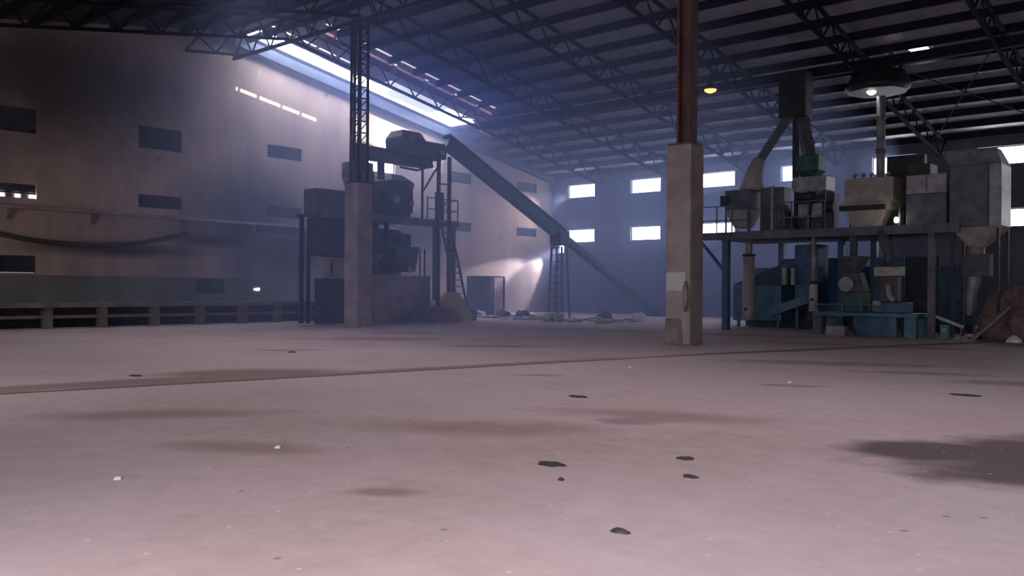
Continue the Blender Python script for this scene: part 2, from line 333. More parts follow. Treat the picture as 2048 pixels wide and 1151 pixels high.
# roof, two slopes, with the stripped opening beside the left wall, one broken sheet, and slots added to let sun onto the fascia
hole = [(.45, 2.86, -25.3, -10.9), (5.42, 5.62, -24.2, -23.3), (5.42, 5.62, -21.9, -12.3), (27.72, 28.45, -11.15, -9.9)]
xe = sorted({-.3, XR+.3}|{h[0] for h in hole}|{h[1] for h in hole}|{5, 15, 30, 45}); yse = sorted({.5, -26}|{h[2] for h in hole}|{h[3] for h in hole})
mb = MB()
for i in range(len(xe)-1):
    for j in range(len(yse)-1):
        xc, yc = (xe[i]+xe[i+1])/2, (yse[j]+yse[j+1])/2
        if any(h[0] < xc < h[1] and h[2] < yc < h[3] for h in hole): continue
        x0, x1, y0, y1 = xe[i], xe[i+1], yse[j], yse[j+1]
        z0, z1 = 9.8-.176*y0, 9.8-.176*y1
        mb.poly([(x0, y0, z0), (x1, y0, z0), (x1, y1, z1), (x0, y1, z1), (x0, y0, z0+.05), (x1, y0, z0+.05), (x1, y1, z1+.05), (x0, y1, z1+.05)],
                [(0, 3, 2, 1), (4, 5, 6, 7), (0, 1, 5, 4), (1, 2, 6, 5), (2, 3, 7, 6), (3, 0, 4, 7)])
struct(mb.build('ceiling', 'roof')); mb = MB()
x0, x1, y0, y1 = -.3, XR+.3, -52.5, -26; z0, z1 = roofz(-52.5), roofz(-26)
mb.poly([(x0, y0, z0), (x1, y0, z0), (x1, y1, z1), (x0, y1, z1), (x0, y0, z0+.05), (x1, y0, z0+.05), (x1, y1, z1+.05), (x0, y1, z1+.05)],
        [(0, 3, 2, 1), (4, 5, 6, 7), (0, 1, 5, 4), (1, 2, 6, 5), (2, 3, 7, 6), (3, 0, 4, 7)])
struct(mb.build('ceiling', 'shaderoof'))

# windows: daylight panes behind plain frames in the back wall
n = 0
def frame_mb(f0, a0, a1, z0, z1, t=.05):
    mb = MB()
    for (p, q) in (((a0, z0), (a1, z0)), ((a0, z1), (a1, z1)), ((a0, z0), (a0, z1)), ((a1, z0), (a1, z1))):
        mb.bar(f0(*p), f0(*q), t, t)
    return mb
for i, h in enumerate(holesB):
    n += 1
    fr = struct(frame_mb(lambda a, z: (a, .16, z), h[0]+.03, h[1]-.03, h[2]+.03, h[3]-.03).build('window_%d' % n, 'grey'))
    MB().box(h[0]+.01, h[1]-.01, .19, .21, h[2]+.01, h[3]-.01).build('pane', 'day', fr)
for h in holesL:
    n += 1
    fr = struct(frame_mb(lambda a, z: (-.13, a, z), h[0]+.03, h[1]-.03, h[2]+.03, h[3]-.03).build('window_%d' % n, 'louvre'))
    if h[4] == 'd':
        MB().box(-.21, -.19, h[0]+.01, h[1]-.01, h[2]+.01, h[3]-.01).build('pane', 'day', fr)
    else:
        lv = MB(); z = h[2]+.06
        while z < h[3]-.03:
            lv.poly([(-.10, h[0]+.04, z+.05), (-.10, h[1]-.04, z+.05), (-.2, h[1]-.04, z-.05), (-.2, h[0]+.04, z-.05)], [(0, 1, 2, 3)])
            z += .085
        lv.box(-.235, -.22, h[0]+.01, h[1]-.01, h[2]+.01, h[3]-.01)
        lv.build('louvre', 'louvre', fr)
        if abs(h[0]+37.06) < .1 and h[2] < 6:
            for yy, wd in ((-36.35, .2), (-35.75, .2), (-35.2, .3)):
                MB().box(-.09, -.07, yy, yy+wd, 5.3, 5.42).build('pane', 'day', fr)
# roof opening: torn translucent sheets glowing with daylight, an open slit on the inner side
k = 0
y = -25.3
rnd = random.Random(3)
while y < -10.95:
    y1 = min(y+1.2, -10.92)
    xin = 1.75 if y < -18.1 else .9 if y < -13.5 else 2.8
    xin2 = xin - rnd.uniform(0, .12)
    k += 1
    z0, z1 = 9.8-.176*y-.01, 9.8-.176*y1-.01
    o = MB().poly([(.47, y+.01, z0), (xin2, y+.01, z0), (xin2, y1-.01, z1), (.47, y1-.01, z1), (.47, y+.01, z0+.02), (xin2, y+.01, z0+.02), (xin2, y1-.01, z1+.02), (.47, y1-.01, z1+.02)],
        [(0, 3, 2, 1), (4, 5, 6, 7), (0, 1, 5, 4), (1, 2, 6, 5), (2, 3, 7, 6), (3, 0, 4, 7)]).build('window_%d' % (n+k), 'skyl')
    struct(o); y = y1
n += k
# narrow strip of old sheeting left on the inner edge so that only a thin gap stays open
def sheet_strip(mb, x0, x1, y0, y1):
    return mb.poly([(x0, y0, roofz(y0)), (x1, y0, roofz(y0)), (x1, y1, roofz(y1)), (x0, y1, roofz(y1)), (x0, y0, roofz(y0)+.02), (x1, y0, roofz(y0)+.02), (x1, y1, roofz(y1)+.02), (x0, y1, roofz(y1)+.02)],
        [(0, 3, 2, 1), (4, 5, 6, 7), (0, 1, 5, 4), (1, 2, 6, 5), (2, 3, 7, 6), (3, 0, 4, 7)])
mb = MB(); sheet_strip(mb, 1.58, 2.59, -25.3, -17.9); sheet_strip(mb, 2.78, 2.87, -25.3, -20.4); sheet_strip(mb, 2.58, 2.87, -20.4, -17.9)
for yy in (-24.1, -22.7, -21.5): sheet_strip(mb, 2.57, 2.80, yy, yy+.16)
struct(mb.build('trim_2', 'roof'))
for i_, (x, y) in enumerate(OVERHEAD_FILLS):  # invented cover panes above the fill lamps; the roof behind is uncut
    z0, z1 = roofz(y-2.5)-.06, roofz(y+2.5)-.06
    o = MB().poly([(x-2.25, y-2.5, z0), (x+2.25, y-2.5, z0), (x+2.25, y+2.5, z1), (x-2.25, y+2.5, z1), (x-2.25, y-2.5, z0+.03), (x+2.25, y-2.5, z0+.03), (x+2.25, y+2.5, z1+.03), (x-2.25, y+2.5, z1+.03)],
        [(0, 3, 2, 1), (4, 5, 6, 7), (0, 1, 5, 4), (1, 2, 6, 5), (2, 3, 7, 6), (3, 0, 4, 7)]).build('window_%d' % (n+2+i_), 'pale'); struct(o)
o = MB().box(27.74, 28.43, -11.13, -9.92, 11.72, 11.74); o = struct(o.build('window_%d' % (n+1), 'skyl'))
o.data.transform(Matrix.Translation((0, 0, 0)))

# haze of dust in the back half of the hall
mt = bpy.data.materials.new('hanging_dust'); mt.use_nodes = True; nt = mt.node_tree; nt.nodes.clear()
ou = nt.nodes.new('ShaderNodeOutputMaterial'); vs = nt.nodes.new('ShaderNodeVolumeScatter'); vs.inputs['Color'].default_value = (.48, .58, 1.0, 1); vs.inputs['Density'].default_value = .021; vs.inputs['Anisotropy'].default_value = .45
def even_out(nt, vs, ou, dens=None):
    # the dust takes as much of every colour from the light that passes it
    ab = nt.nodes.new('ShaderNodeVolumeAbsorption'); ab.inputs['Color'].default_value = vs.inputs['Color'].default_value; ab.inputs['Density'].default_value = vs.inputs['Density'].default_value
    if dens: nt.links.new(dens, ab.inputs['Density'])
    ad = nt.nodes.new('ShaderNodeAddShader'); nt.links.new(vs.outputs[0], ad.inputs[0]); nt.links.new(ab.outputs[0], ad.inputs[1]); nt.links.new(ad.outputs[0], ou.inputs['Volume'])
even_out(nt, vs, ou); M['haze'] = mt
hz = MB()
hz.poly([(.02, -.02, .02), (24, -.02, .02), (24, -34, .02), (.02, -34, .02), (.02, -.02, 9.75), (24, -.02, 9.75), (24, -26, 14.3), (.02, -26, 14.3), (24, -34, 12.9), (.02, -34, 12.9)],
        [(0, 1, 2, 3), (0, 4, 5, 1), (4, 7, 6, 5), (7, 9, 8, 6), (3, 2, 8, 9), (0, 3, 9, 7, 4), (1, 5, 6, 8, 2)])
o = hz.build('dust_haze', 'haze'); tag(o, 'thin bluish dust haze hanging through the back left of the hall', 'haze', kind='stuff')
mt = bpy.data.materials.new('dust_glare_plume'); mt.use_nodes = True; nt = mt.node_tree; nt.nodes.clear()
ou = nt.nodes.new('ShaderNodeOutputMaterial'); vs = nt.nodes.new('ShaderNodeVolumeScatter'); vs.inputs['Color'].default_value = (.13, .30, 1.0, 1); vs.inputs['Anisotropy'].default_value = .3
tc = nt.nodes.new('ShaderNodeTexCoord'); ln = nt.nodes.new('ShaderNodeVectorMath'); ln.operation = 'LENGTH'; mr = nt.nodes.new('ShaderNodeMapRange'); mr.interpolation_type = 'SMOOTHSTEP'
mr.inputs[1].default_value = .1; mr.inputs[2].default_value = 1; mr.inputs[3].default_value = .15; mr.inputs[4].default_value = 0
nt.links.new(tc.outputs['Object'], ln.inputs[0]); nt.links.new(ln.outputs['Value'], mr.inputs[0]); nt.links.new(mr.outputs[0], vs.inputs['Density']); even_out(nt, vs, ou, mr.outputs[0]); M['plume'] = mt
pm = MB(); bmesh.ops.create_icosphere(pm.bm, subdivisions=3, radius=1)
o = pm.build('dust_glare_plume', 'plume'); o.location = (9, -19, 12.2); o.scale = (6.5, 10, 3.8)  # dust volume that also stands in for glare around the opening
tag(o, 'denser blue dust and glare around the bright roof opening', 'haze', kind='stuff')

# ------------------------------------------------------------------ roof steel
TX = [5.04+5.284*k for k in range(6)]
def make_truss(x, label):
    t = thing('roof_truss', label, 'roof truss', (x, 0, 9.8), 'sloping lattice roof trusses')
    D = 1.0
    for s_, (ya, yb) in enumerate(((-.05, -25.9), (-26.1, -51.8))):
        za, zb = roofz(ya)-.34, roofz(yb)-.34
        MB().bar((x, ya, za), (x, yb, zb), .14, .12).build('top_chord', 'steel', t)
        ya2, yb2 = ya+(-1.0 if s_ == 0 else -.0), yb+(.0 if s_ == 0 else 1.0)
        MB().bar((x, ya2, roofz(ya2)-.34-D), (x, yb2, roofz(yb2)-.34-D), .14, .12).build('bottom_chord', 'steel', t)
        N_ = 15; 
        for i in range(N_):
            a = ya+(yb-ya)*i/N_; b_ = ya+(yb-ya)*(i+.5)/N_; c = ya+(yb-ya)*(i+1)/N_
            if s_ == 1 and i > 6: continue
            MB().bar((x, a, roofz(a)-.36), (x, b_, roofz(b_)-.32-D), .06, .06).build('web_member', 'steel', t)
            MB().bar((x, b_, roofz(b_)-.32-D), (x, c, roofz(c)-.36), .06, .06).build('web_member', 'steel', t)
    return t
for i, x in enumerate(TX):
    make_truss(x, 'dark lattice roof truss sloping down to the back wall, %s in from the left wall' % ORD[i])
def c_channel(x0, x1, y, z, depth=.25, flange=.07):
    mb = MB(); mb.box(x0, x1, y-.008, y+.008, z-depth, z); mb.box(x0, x1, y, y+flange, z-.012, z); mb.box(x0, x1, y, y+flange, z-depth, z-depth+.012); return mb
for i in range(16):
    y = -.35-1.655*i
    if y < -25.6: y = -25.6
    x0 = 5.35 if -25 < y < -10.9 else .05
    o = c_channel(x0, XR-.1, y, roofz(y)-.01, .34, .09).build('roof_purlin', 'steel')
    tag(o, 'long dark steel purlin under the roof sheets, %s one up from the back wall' % ORD[i], 'purlin', 'purlins on the back slope')
for i in range(8):
    y = -27.0-1.655*i
    o = c_channel(.05, XR-.1, y, roofz(y)-.01, .34, .09).build('roof_purlin', 'steel')
    tag(o, 'dark steel purlin on the near roof slope, %s one past the ridge' % ORD[i], 'purlin', 'purlins on the near slope')
# gable beam beside the left wall
o = MB().bar((.28, -.3, roofz(-.3)-.46), (.28, -25.9, roofz(-25.9)-.46), .3, .5).build('gable_beam', 'dblue')
tag(o, 'deep dark beam running up the left wall just below the bright roof opening', 'beam')
t = thing('gable_truss', 'short dark lattice piece at the ridge against the left wall', 'roof truss', (.28, -26.5, 13.2))
MB().bar((.28, -26.3, 14.0), (.28, -30.5, 13.2), .12, .12).build('top_chord', 'steel', t)
MB().bar((.6, -24.6, 13.25), (.6, -28.6, 12.75), .12, .12).build('bottom_chord', 'steel', t)
for a, b_ in (((-26.2, 13.95), (-26.9, 13.05)), ((-26.9, 13.05), (-27.8, 13.65)), ((-27.8, 13.65), (-28.5, 12.8))):
    MB().bar((.28, a[0], a[1]), (.28, b_[0], b_[1]), .07, .07).build('web_member', 'steel', t)
# hanging sheet strip on brackets, inner edge of the opening
t = thing('roof_fascia', 'pinkish sheet strip on pale brackets along the torn roof opening', 'fascia', (4.1, -17, 12.6))
ys = [-23.3, -21.0, -18.8, -16.6, -14.4, -12.6, -11.0]
for i in range(6):
    a, b_ = ys[i]-1.0, ys[i+1]-1.0
    if i == 0: b_ = -23.2
    MB().poly([(5.2, a, roofz(a)-.66), (5.2, b_, roofz(b_)-.66), (5.2, b_, roofz(b_)-.22), (5.2, a, roofz(a)-.22), (5.22, a, roofz(a)-.66), (5.22, b_, roofz(b_)-.66), (5.22, b_, roofz(b_)-.22), (5.22, a, roofz(a)-.22)],
              [(0, 3, 2, 1), (4, 5, 6, 7), (0, 1, 5, 4), (1, 2, 6, 5), (2, 3, 7, 6), (3, 0, 4, 7)]).build('sheet', 'fibre', t)
    MB().bar((5.27, a+.05, roofz(a)-.68), (5.27, a+.05, roofz(a)-.2), .24, .08).build('bracket', 'white', t)
MB().bar((5.2, -24.4, roofz(-24.4)-.69), (5.2, -12, roofz(-12)-.69), .06, .06).build('edge_angle', 'dblue', t)
# loose torn sheet and lattice piece at the low end of the opening
t = thing('torn_roof_sheet', 'crumpled pale sheet hanging at the low end of the roof opening', 'roof sheet', (3, -11, 11.3))
MB().poly([(2.9, -11.6, 11.75), (4.1, -10.5, 11.5), (3.9, -9.6, 11.2), (2.6, -10.6, 11.45), (3.4, -10.2, 11.0), (2.9, -10.9, 11.15)], [(0, 1, 2, 3), (3, 2, 4, 5)]).build('sheet', 'pink', t)
MB().bar((2.95, -11.2, 11.7), (3.2, -10.3, 10.9), .06).bar((3.2, -10.3, 10.9), (3.9, -9.6, 11.3), .06).bar((2.2, -12.6, 11.9), (3.9, -11.4, 11.7), .1).build('hanger', 'white', t)
# bays tied together half way up the slope
o = MB().box(5.1, XR-.2, -13.15, -12.85, 10.72, 11.12).build('tie_beam', 'steel')
tag(o, 'heavy dark tie beam crossing all the roof trusses half way up the slope', 'beam')
for i, x in enumerate((15.6, 26.17)):
    a = thing('cross_brace', 'thin dark crossed roof bracing rods in the bay right of truss %s' % ORD[2+2*i], 'bracing', (x, -8, 10.8), 'crossed roof bracing')
    MB().bar((x+.1, -1.5, roofz(-1.5)-.36), (x+5.2, -12, roofz(-12)-.36), .04).build('rod', 'steel', a)
    MB().bar((x+5.2, -1.5, roofz(-1.5)-.41), (x+.1, -12, roofz(-12)-.41), .04).build('rod', 'steel', a)

# ------------------------------------------------------------------ columns
t = thing('column', 'square concrete column carrying a dark lattice steel mast, on the left', 'column', (10.2, -26, 0))
MB().box(9.78, 10.66, -26.42, -25.62, 0, 6.02).build('concrete_base', 'conc', t, .03)
for a in (9.97, 10.47):
    for b_ in (-26.25, -25.78): MB().bar((a, b_, 6.02), (a, b_, 12.8), .09).build('corner_angle', 'steel', t)
k = 0; z = 7.9
lac = MB()
z = 7.65
while z < 12.3:
    for (p, q) in (((9.97, -26.25), (10.47, -26.25)), ((10.47, -26.25), (10.47, -25.78))):
        lac.bar((*p, z), (*q, z), .05, .05); lac.bar((*p, z), (*q, z+.48), .035, .035)
    z += .48
lac.bar((10.22, -26.28, 6.9), (10.22, -26.28, 12.8), .09)
lac.build('lacing', 'steel', t)
MB().box(9.93, 10.51, -26.29, -25.74, 6.5, 7.65).build('splice_plate', 'rust', t)
MB().box(9.8, 10.64, -26.4, -25.64, 6.02, 6.07).build('base_plate', 'steel', t)
for a in (10.0, 10.42): MB().box(a-.05, a+.05, -26.36, -26.3, 6.07, 6.4).build('gusset', 'rust', t)
t = thing('column', 'thick concrete column with a paper notice, red-brown steel above, at centre right', 'column', (25.75, -26, 0))
MB().box(25.38, 26.22, -26.45, -25.65, 0, 6.02).build('concrete_base', 'conc', t, .04)
MB().taper((25.34, 26.0, -26.49, -26.2, 0), (25.37, 25.95, -26.465, -26.2, .8)).build('worn_foot', 'concdark', t, .05)['label'] = 'darker stained patch at the foot of the column'
MB().box(25.62, 25.7, -26.28, -25.8, 6.02, 12.8).box(25.98, 26.06, -26.28, -25.8, 6.02, 12.8).box(25.7, 25.98, -26.08, -26.0, 6.02, 12.8).build('steel_shaft', 'rust', t)
MB().box(25.42, 26.18, -26.42, -25.7, 6.02, 6.07).build('base_plate', 'rust', t)
MB().bar((25.9, -25.9, 12.7), (25.9, -23.5, 12.7), .12).bar((25.9, -26, 11.5), (25.9, -23.8, 12.7), .1).build('knee_brace', 'steel', t)
o = MB().box(-.33, .33, 0, .012, -.27, .27).build('paper_notice', 'notice', loc=(0, 0, 0)); o.location = (25.75, -26.47, 1.9)
tag(o, 'pale paper notice with faint grey text lines pasted on the thick column', 'notice')
o = MB().tube([(26.12, -26.56, 1.0), (26.14, -26.56, 1.35), (26.12, -26.56, 1.75), (26.1, -26.5, 1.9)], .05, 8, [.05, .09, .08, .03]).build('cloth_rag', 'pale')
tag(o, 'pale rag hanging on the thick column below the notice', 'rag')
# ridge girder between the columns
t = thing('ridge_girder', 'dark lattice girder along the ridge between the column heads', 'girder', (18, -26, 13))
MB().bar((.4, -26, 14.0), (45, -26, 14.0), .14).build('top_chord', 'steel', t)
MB().bar((.4, -26, 12.9), (45, -26, 12.9), .14).build('bottom_chord', 'steel', t)
for i in range(20):
    x = .5+i*1.55
    MB().bar((x, -26, 12.9), (x+.77, -26, 14.0), .06).bar((x+.77, -26, 14.0), (x+1.55, -26, 12.9), .06).build('web_member', 'steel', t)

# ------------------------------------------------------------------ left wall fittings
t = thing('wall_ledge', 'long narrow concrete ledge high along the left wall', 'ledge', (0, -30, 4.8))
MB().box(0, .35, -37.6, -20.6, 4.80, 4.92).build('slab', 'conc', t)
for y in (-36.0, -32.6, -28.4, -24.6, -21.6):
    MB().poly([(0, y-.1, 4.8), (.3, y-.1, 4.8), (0, y-.1, 4.35), (0, y+.1, 4.8), (.3, y+.1, 4.8), (0, y+.1, 4.35)], [(0, 1, 2), (3, 5, 4), (0, 3, 4, 1), (1, 4, 5, 2), (2, 5, 3, 0)]).build('bracket', 'concdark', t)
o = MB().box(.03, .28, -24.45, -21.75, 4.42, 4.795).build('cable_tray', 'dblue'); tag(o, 'dark box tray fixed under the right end of the wall ledge', 'tray')
pts = [(.12, -37.2+i*.45, 3.42+.030*((-37.2+i*.45)+33.2)**2*(1.0 if -37.2+i*.45 > -33.2 else 1.0)) for i in range(21)]
pts = [(p[0], p[1], min(p[2], 4.4)) for p in pts]
o = MB().tube(pts, .1, 8).build('hanging_hose', 'hose'); tag(o, 'thick dark hose sagging in a long curve across the left wall', 'hose')
o = struct(MB().box(0, .12, -51.9, -19.0, 0, 2.08).build('baseboard_left', 'dado'))
t = thing('low_concrete_rack', 'long low concrete rack with two rows of dark slots along the left wall', 'rack', (4, -30, 0))
MB().box(3.7, 4.3, -44, -21.5, .80, .98).build('top_rail', 'concdark', t)
MB().box(3.8, 4.1, -44, -21.5, .38, .50).build('middle_rail', 'concdark', t)
MB().box(3.1, 3.3, -44, -21.5, 0, .9).build('back_panel', 'black', t)
for y in (-43, -41.5, -40, -38.0, -36.0, -33.92, -31.74, -29.7, -27.57, -25.77, -24.08, -22.37):
    MB().box(3.72, 4.15, y-.14, y+.14, 0, .80).build('post', 'concdark', t)
t = thing('wall_vent', 'dark square vent low on the grey green band of the left wall', 'vent', (.13, -27, 1.36))
MB().box(.125, .2, -27.73, -26.3, 1.30, 2.02).build('frame', 'louvre', t)
for i in range(7): MB().bar((.215, -27.68, 1.38+i*.095), (.215, -26.35, 1.38+i*.095), .02, .06).build('slat', 'black', t)
o = MB().lump((.2, -24.45, 1.52), (.07, .2, .09), 8, 2, .2).build('wall_lamp', 'lampc2'); tag(o, 'small pale light low on the left wall beside the vent', 'light')
# ------------------------------------------------------------------ left milling machine
PX = 7.5
t = thing('machine_platform', 'raised steel platform of the dark machine at the left column', 'platform', (5.5, -22, 0))
MB().box(5.8, PX, -26.0, -17.3, 4.86, 4.95).build('deck', 'dblue', t)
MB().box(PX, PX+.06, -26.0, -17.3, 4.74, 5.08).build('edge_beam', 'grey', t)
for x, y in ((PX-.15, -23.2), (PX-.15, -17.5), (5.95, -25.85), (5.95, -22.5), (5.95, -17.5)):
    MB().bar((x, y, 0), (x, y, 4.86), .16).build('post', 'dblue', t)
for z in (5.6, 6.15):
    MB().bar((PX, -19.5, z), (PX, -17.35, z), .05).build('rail', 'dblue', t)
    MB().bar((PX, -17.35, z), (5.9, -17.35, z), .05).build('rail', 'dblue', t)
for p in ((PX, -17.35), (PX, -19.5), (5.95, -17.35), (PX, -18.45)):
    MB().bar((*p, 4.95), (*p, 6.18), .05).build('rail_post', 'dblue', t)
t = thing('hoist_frame', 'tall dark steel frame rising from the platform under the conveyor head', 'frame', (7.2, -18.5, 0))
for y in (-18.85, -18.1): MB().bar((PX+.12, y, 0), (PX+.12, y, 8.3), .15).build('post', 'dblue', t)
MB().bar((PX-.1, -19.75, 4.95), (PX-.1, -19.75, 8.0), .09).build('post', 'dblue', t)
MB().bar((PX-.1, -19.75, 6.4), (PX-.0, -18.85, 7.7), .07).build('brace', 'dblue', t)
for z in (5.9, 6.9): MB().bar((PX+.12, -18.85, z), (PX+.12, -18.1, z), .07).build('cross_bar', 'dblue', t)
MB().box(PX-.3, PX-.1, -18.7, -18.25, 5.0, 6.5).build('duct', 'dblue', t)
# main body on deck
t = thing('grain_mill', 'dark blue boxy mill standing on the left platform', 'machine', (5.9, -21.4, 4.95))
MB().taper((5.0, 6.9, -21.3, -19.9, 5.35), (5.0, 6.9, -21.3, -19.9, 6.9)).build('housing', 'dblue', t, .04)
MB().taper((5.0, 6.9, -21.3, -19.9, 6.9), (5.4, 6.5, -21.0, -20.3, 7.25)).build('hood', 'dblue', t, .03)
MB().box(5.1, 5.3, -21.2, -20.0, 4.95, 5.35).box(6.6, 6.8, -21.2, -20.0, 4.95, 5.35).build('skid', 'black', t)
for y, z, r in ((-21.05, 5.95, .2), (-20.05, 5.85, .16), (-20.05, 6.75, .14)):
    MB().tube([(6.88, y, z), (6.98, y, z)], r, 16).build('flange', 'pale', t)
MB().tube([(6.3, -21.6, 5.3), (6.3, -21.6, 6.5)], .28, 14).build('drum', 'grey', t)
t = thing('dust_cyclone', 'dusty round cyclone hopper behind the left column top', 'cyclone', (6, -23.2, 4.95))
MB().tube([(6, -22.7, 6.9), (6, -22.7, 7.6)], .75, 20).build('barrel', 'grey', t)
MB().tube([(6, -22.7, 5.0), (6, -22.7, 5.6), (6, -22.7, 6.9)], .2, 20, [.2, .28, .75]).build('cone', 'grey', t)
MB().tube([(6, -22.7, 7.6), (6, -22.7, 8.1), (6, -22.5, 8.35)], .2, 14).build('outlet_pipe', 'dblue', t)
for a in (-.6, .6): MB().bar((6+a, -22.2, 4.95), (6+a, -22.2, 7.2), .07).build('leg', 'dblue', t)
t = thing('screw_conveyor', 'dark covered trough conveyor crossing in front of the bright window', 'conveyor', (7, -21, 8))
MB().taper((6.3, 7.0, -23.4, -18.6, 7.75), (6.3, 7.0, -23.1, -18.7, 8.15)).taper((6.3, 7.0, -23.1, -18.7, 8.15), (6.5, 6.8, -22.6, -19.2, 8.4)).build('trough', 'dblue', t, .03)
MB().tube([(7.05, -20.9, 7.55), (7.05, -19.8, 7.5), (7.05, -19.2, 7.7)], .06, 8).build('pipe', 'dblue', t)
MB().bar((6.6, -21.75, 6.9), (6.6, -21.75, 7.8), .3, .2).build('down_spout', 'dblue', t)
MB().bar((7.05, -23.3, 7.62), (7.05, -23.9, 7.62), .1).build('shaft_end', 'rust', t)
t = thing('elevator_head', 'boxy conveyor head house high above the left platform', 'conveyor head', (7, -19.5, 8.4))
MB().taper((6.0, 7.3, -20.9, -18.0, 8.2), (6.0, 7.3, -21.0, -17.9, 9.0)).build('casing', 'dblue', t, .05)
MB().taper((6.0, 7.3, -21.0, -19.4, 9.0), (6.2, 7.1, -20.8, -19.6, 9.4)).build('hood', 'grey', t, .05)
MB().tube([(7.35, -20.5, 9.0), (7.45, -20.5, 9.0)], .28, 18).build('pulley', 'rust', t)
MB().tube([(7.35, -18.4, 8.5), (7.45, -18.4, 8.5)], .14, 14).build('pulley', 'pale', t)
# inclined conveyor
t = thing('inclined_conveyor', 'long blue-green belt conveyor slanting down from the machine head to the floor', 'conveyor', (9.8, -2.2, 0))
A, B = V((7.3, -17.7, 8.95)), V((9.9, -2.2, .28)); d = (B-A).normalized()
mid = A+(B-A)*.50; A = A-d*.35
MB().bar(A, mid, .55, .62).build('upper_trough', 'teal', t, .03)
MB().bar(A+V((0, 0, .36)), mid+V((0, 0, .36)), .7, .09).build('cover_edge', 'dblue', t)
MB().bar(mid, B, .5, .36).build('lower_trough', 'teal', t, .03)
MB().bar(mid+(B-mid)*.45+V((0, 0, .22)), B+V((0, 0, .2)), .52, .06).build('belt_edge', 'pale', t, .0)
MB().box(mid.x-.4, mid.x+.4, mid.y-.7, mid.y+.1, mid.z-.5, mid.z+.3).build('drive_box', 'dblue', t, .04)
MB().box(B.x-.6, B.x+.6, B.y-.5, B.y+.7, 0, .5).build('feed_boot', 'teal', t, .04)
# trestle under conveyor
t = thing('trestle', 'narrow ladder-like steel trestle under the middle of the conveyor', 'trestle', (8.4, -9.9, 0))
for sx in (-.45, .45):
    for sy in (-.3, .3): MB().bar((8.4+sx*1.15, -10.0+sy*1.15, 0), (8.4+sx*.8, -10.0+sy*.8, 4.05), .09).build('leg', 'dblue', t)
for i in range(10):
    z = .4+i*.4; f = 1.15-.35*z/4.05
    MB().bar((8.4-.45*f, -10-.3*f, z), (8.4+.45*f, -10-.3*f, z), .05).build('rung', 'dblue', t)
# ladders
t = thing('ladder', 'steel ladder leaning down from the left platform to the floor', 'ladder', (7.8, -17.6, 0))
P0, P1 = V((7.85, -18.6, 4.95)), V((7.85, -17.25, .55))
for s_ in (-.33, .33): MB().bar(P0+V((0, s_, .0)), P1+V((0, s_, 0)), .09, .08).build('side_rail', 'rust' if s_ < 0 else 'dblue', t)
for i in range(13):
    p = P0+(P1-P0)*(i+.5)/13; MB().bar(p+V((0, -.33, 0)), p+V((0, .33, 0)), .065).build('rung', 'rust', t)
o = MB().box(7.45, 8.3, -17.8, -16.7, 0, .56).build('ladder_block', M['concdark'], None, .03); tag(o, 'dark block the ladder foot rests on beside the husk heap', 'block')
# under-deck
o = MB().box(6.6, PX-.3, -23.0, -18.95, 0, 2.25).build('plinth', 'conc', None, .04)
tag(o, 'broad plastered plinth under the left platform, just right of the column', 'plinth')
t = thing('under_deck_mill', 'dark blue and green mill works under the left platform', 'machine', (6, -21, 2.25))
MB().box(4.6, 5.7, -23.0, -19.6, 0, 4.6).build('panel', 'dblue', t, .04)
MB().tube([(6.9, -22.3, 2.25), (6.9, -22.3, 4.85)], .16, 12).build('pipe', 'grey', t)
MB().tube([(6.6, -21.4, 2.4), (6.75, -21.9, 3.0), (6.75, -21.5, 3.8), (6.75, -21.5, 4.85)], .13, 12).build('pipe', 'dblue', t)
mb_ = MB().taper((6.3, 7.0, -21.0, -19.8, 2.45), (6.1, 7.1, -21.2, -19.6, 3.7)).build('mill_body', 'green', t, .05)
MB().tube([(7.05, -20.9, 2.8), (7.15, -20.9, 2.8)], .3, 18).build('pulley', 'black', mb_)
MB().tube([(7.05, -20.3, 2.55), (7.15, -20.3, 2.55)], .15, 14).build('pulley', 'pale', mb_)
MB().box(6.6, 7.0, -20.8, -20.1, 3.7, 4.3).build('feed_box', 'dblue', t, .03)
for y in (-19.5, -19.2): MB().bar((7.0, y, 2.25), (7.0, y, 3.6), .06).build('upright', 'rust', t)
MB().bar((6.9, -22.9, 2.6), (7.0, -22.0, 3.2), .1).build('lever', 'pale', t)
t = thing('storage_tank', 'dark tank block left of the column below the platform', 'tank', (6, -25.3, 0))
MB().box(6.1, 7.0, -25.7, -23.9, 3.05, 4.8).build('shell', 'dblue', t, .06)
for p in ((6.2, -25.65), (6.2, -24.0)): MB().bar((*p, 0), (*p, 3.05), .12).build('leg', 'black', t)
o = MB().box(6.0, 7.0, -25.8, -24.1, 4.96, 6.1).build('dark_crate', 'louvre', None, .05); tag(o, 'large sooty crate on the platform left of the column', 'crate')
t = thing('wall_cabinet', 'pale beige cabinet with a dark slot, low behind the left of the column', 'cabinet', (6.7, -24.4, 1.4))
MB().box(6.6, 6.9, -25.2, -23.75, 2.05, 3.0).build('body', 'conc', t, .02)
MB().box(6.62, 6.88, -25.6, -23.75, 0, 2.05).build('stand', 'black', t, .02)
MB().box(6.9, 6.92, -24.95, -24.8, 2.3, 2.75).build('slot', 'black', t)
o = MB().lump((7.6, -18.0, 0), (1.1, 1.25, 1.25), 5, 4, .18, 1).build('husk_heap', 'grain'); tag(o, 'yellowish heap of husks at the foot of the ladder', 'heap', kind='stuff')
o = MB().lump((8.3, -19.6, 0), (1.0, 1.1, .75), 11, 4, .2, 1).build('dust_heap', 'earth'); tag(o, 'brown dust heap leaning on the plinth, left of the yellow heap', 'heap', kind='stuff')

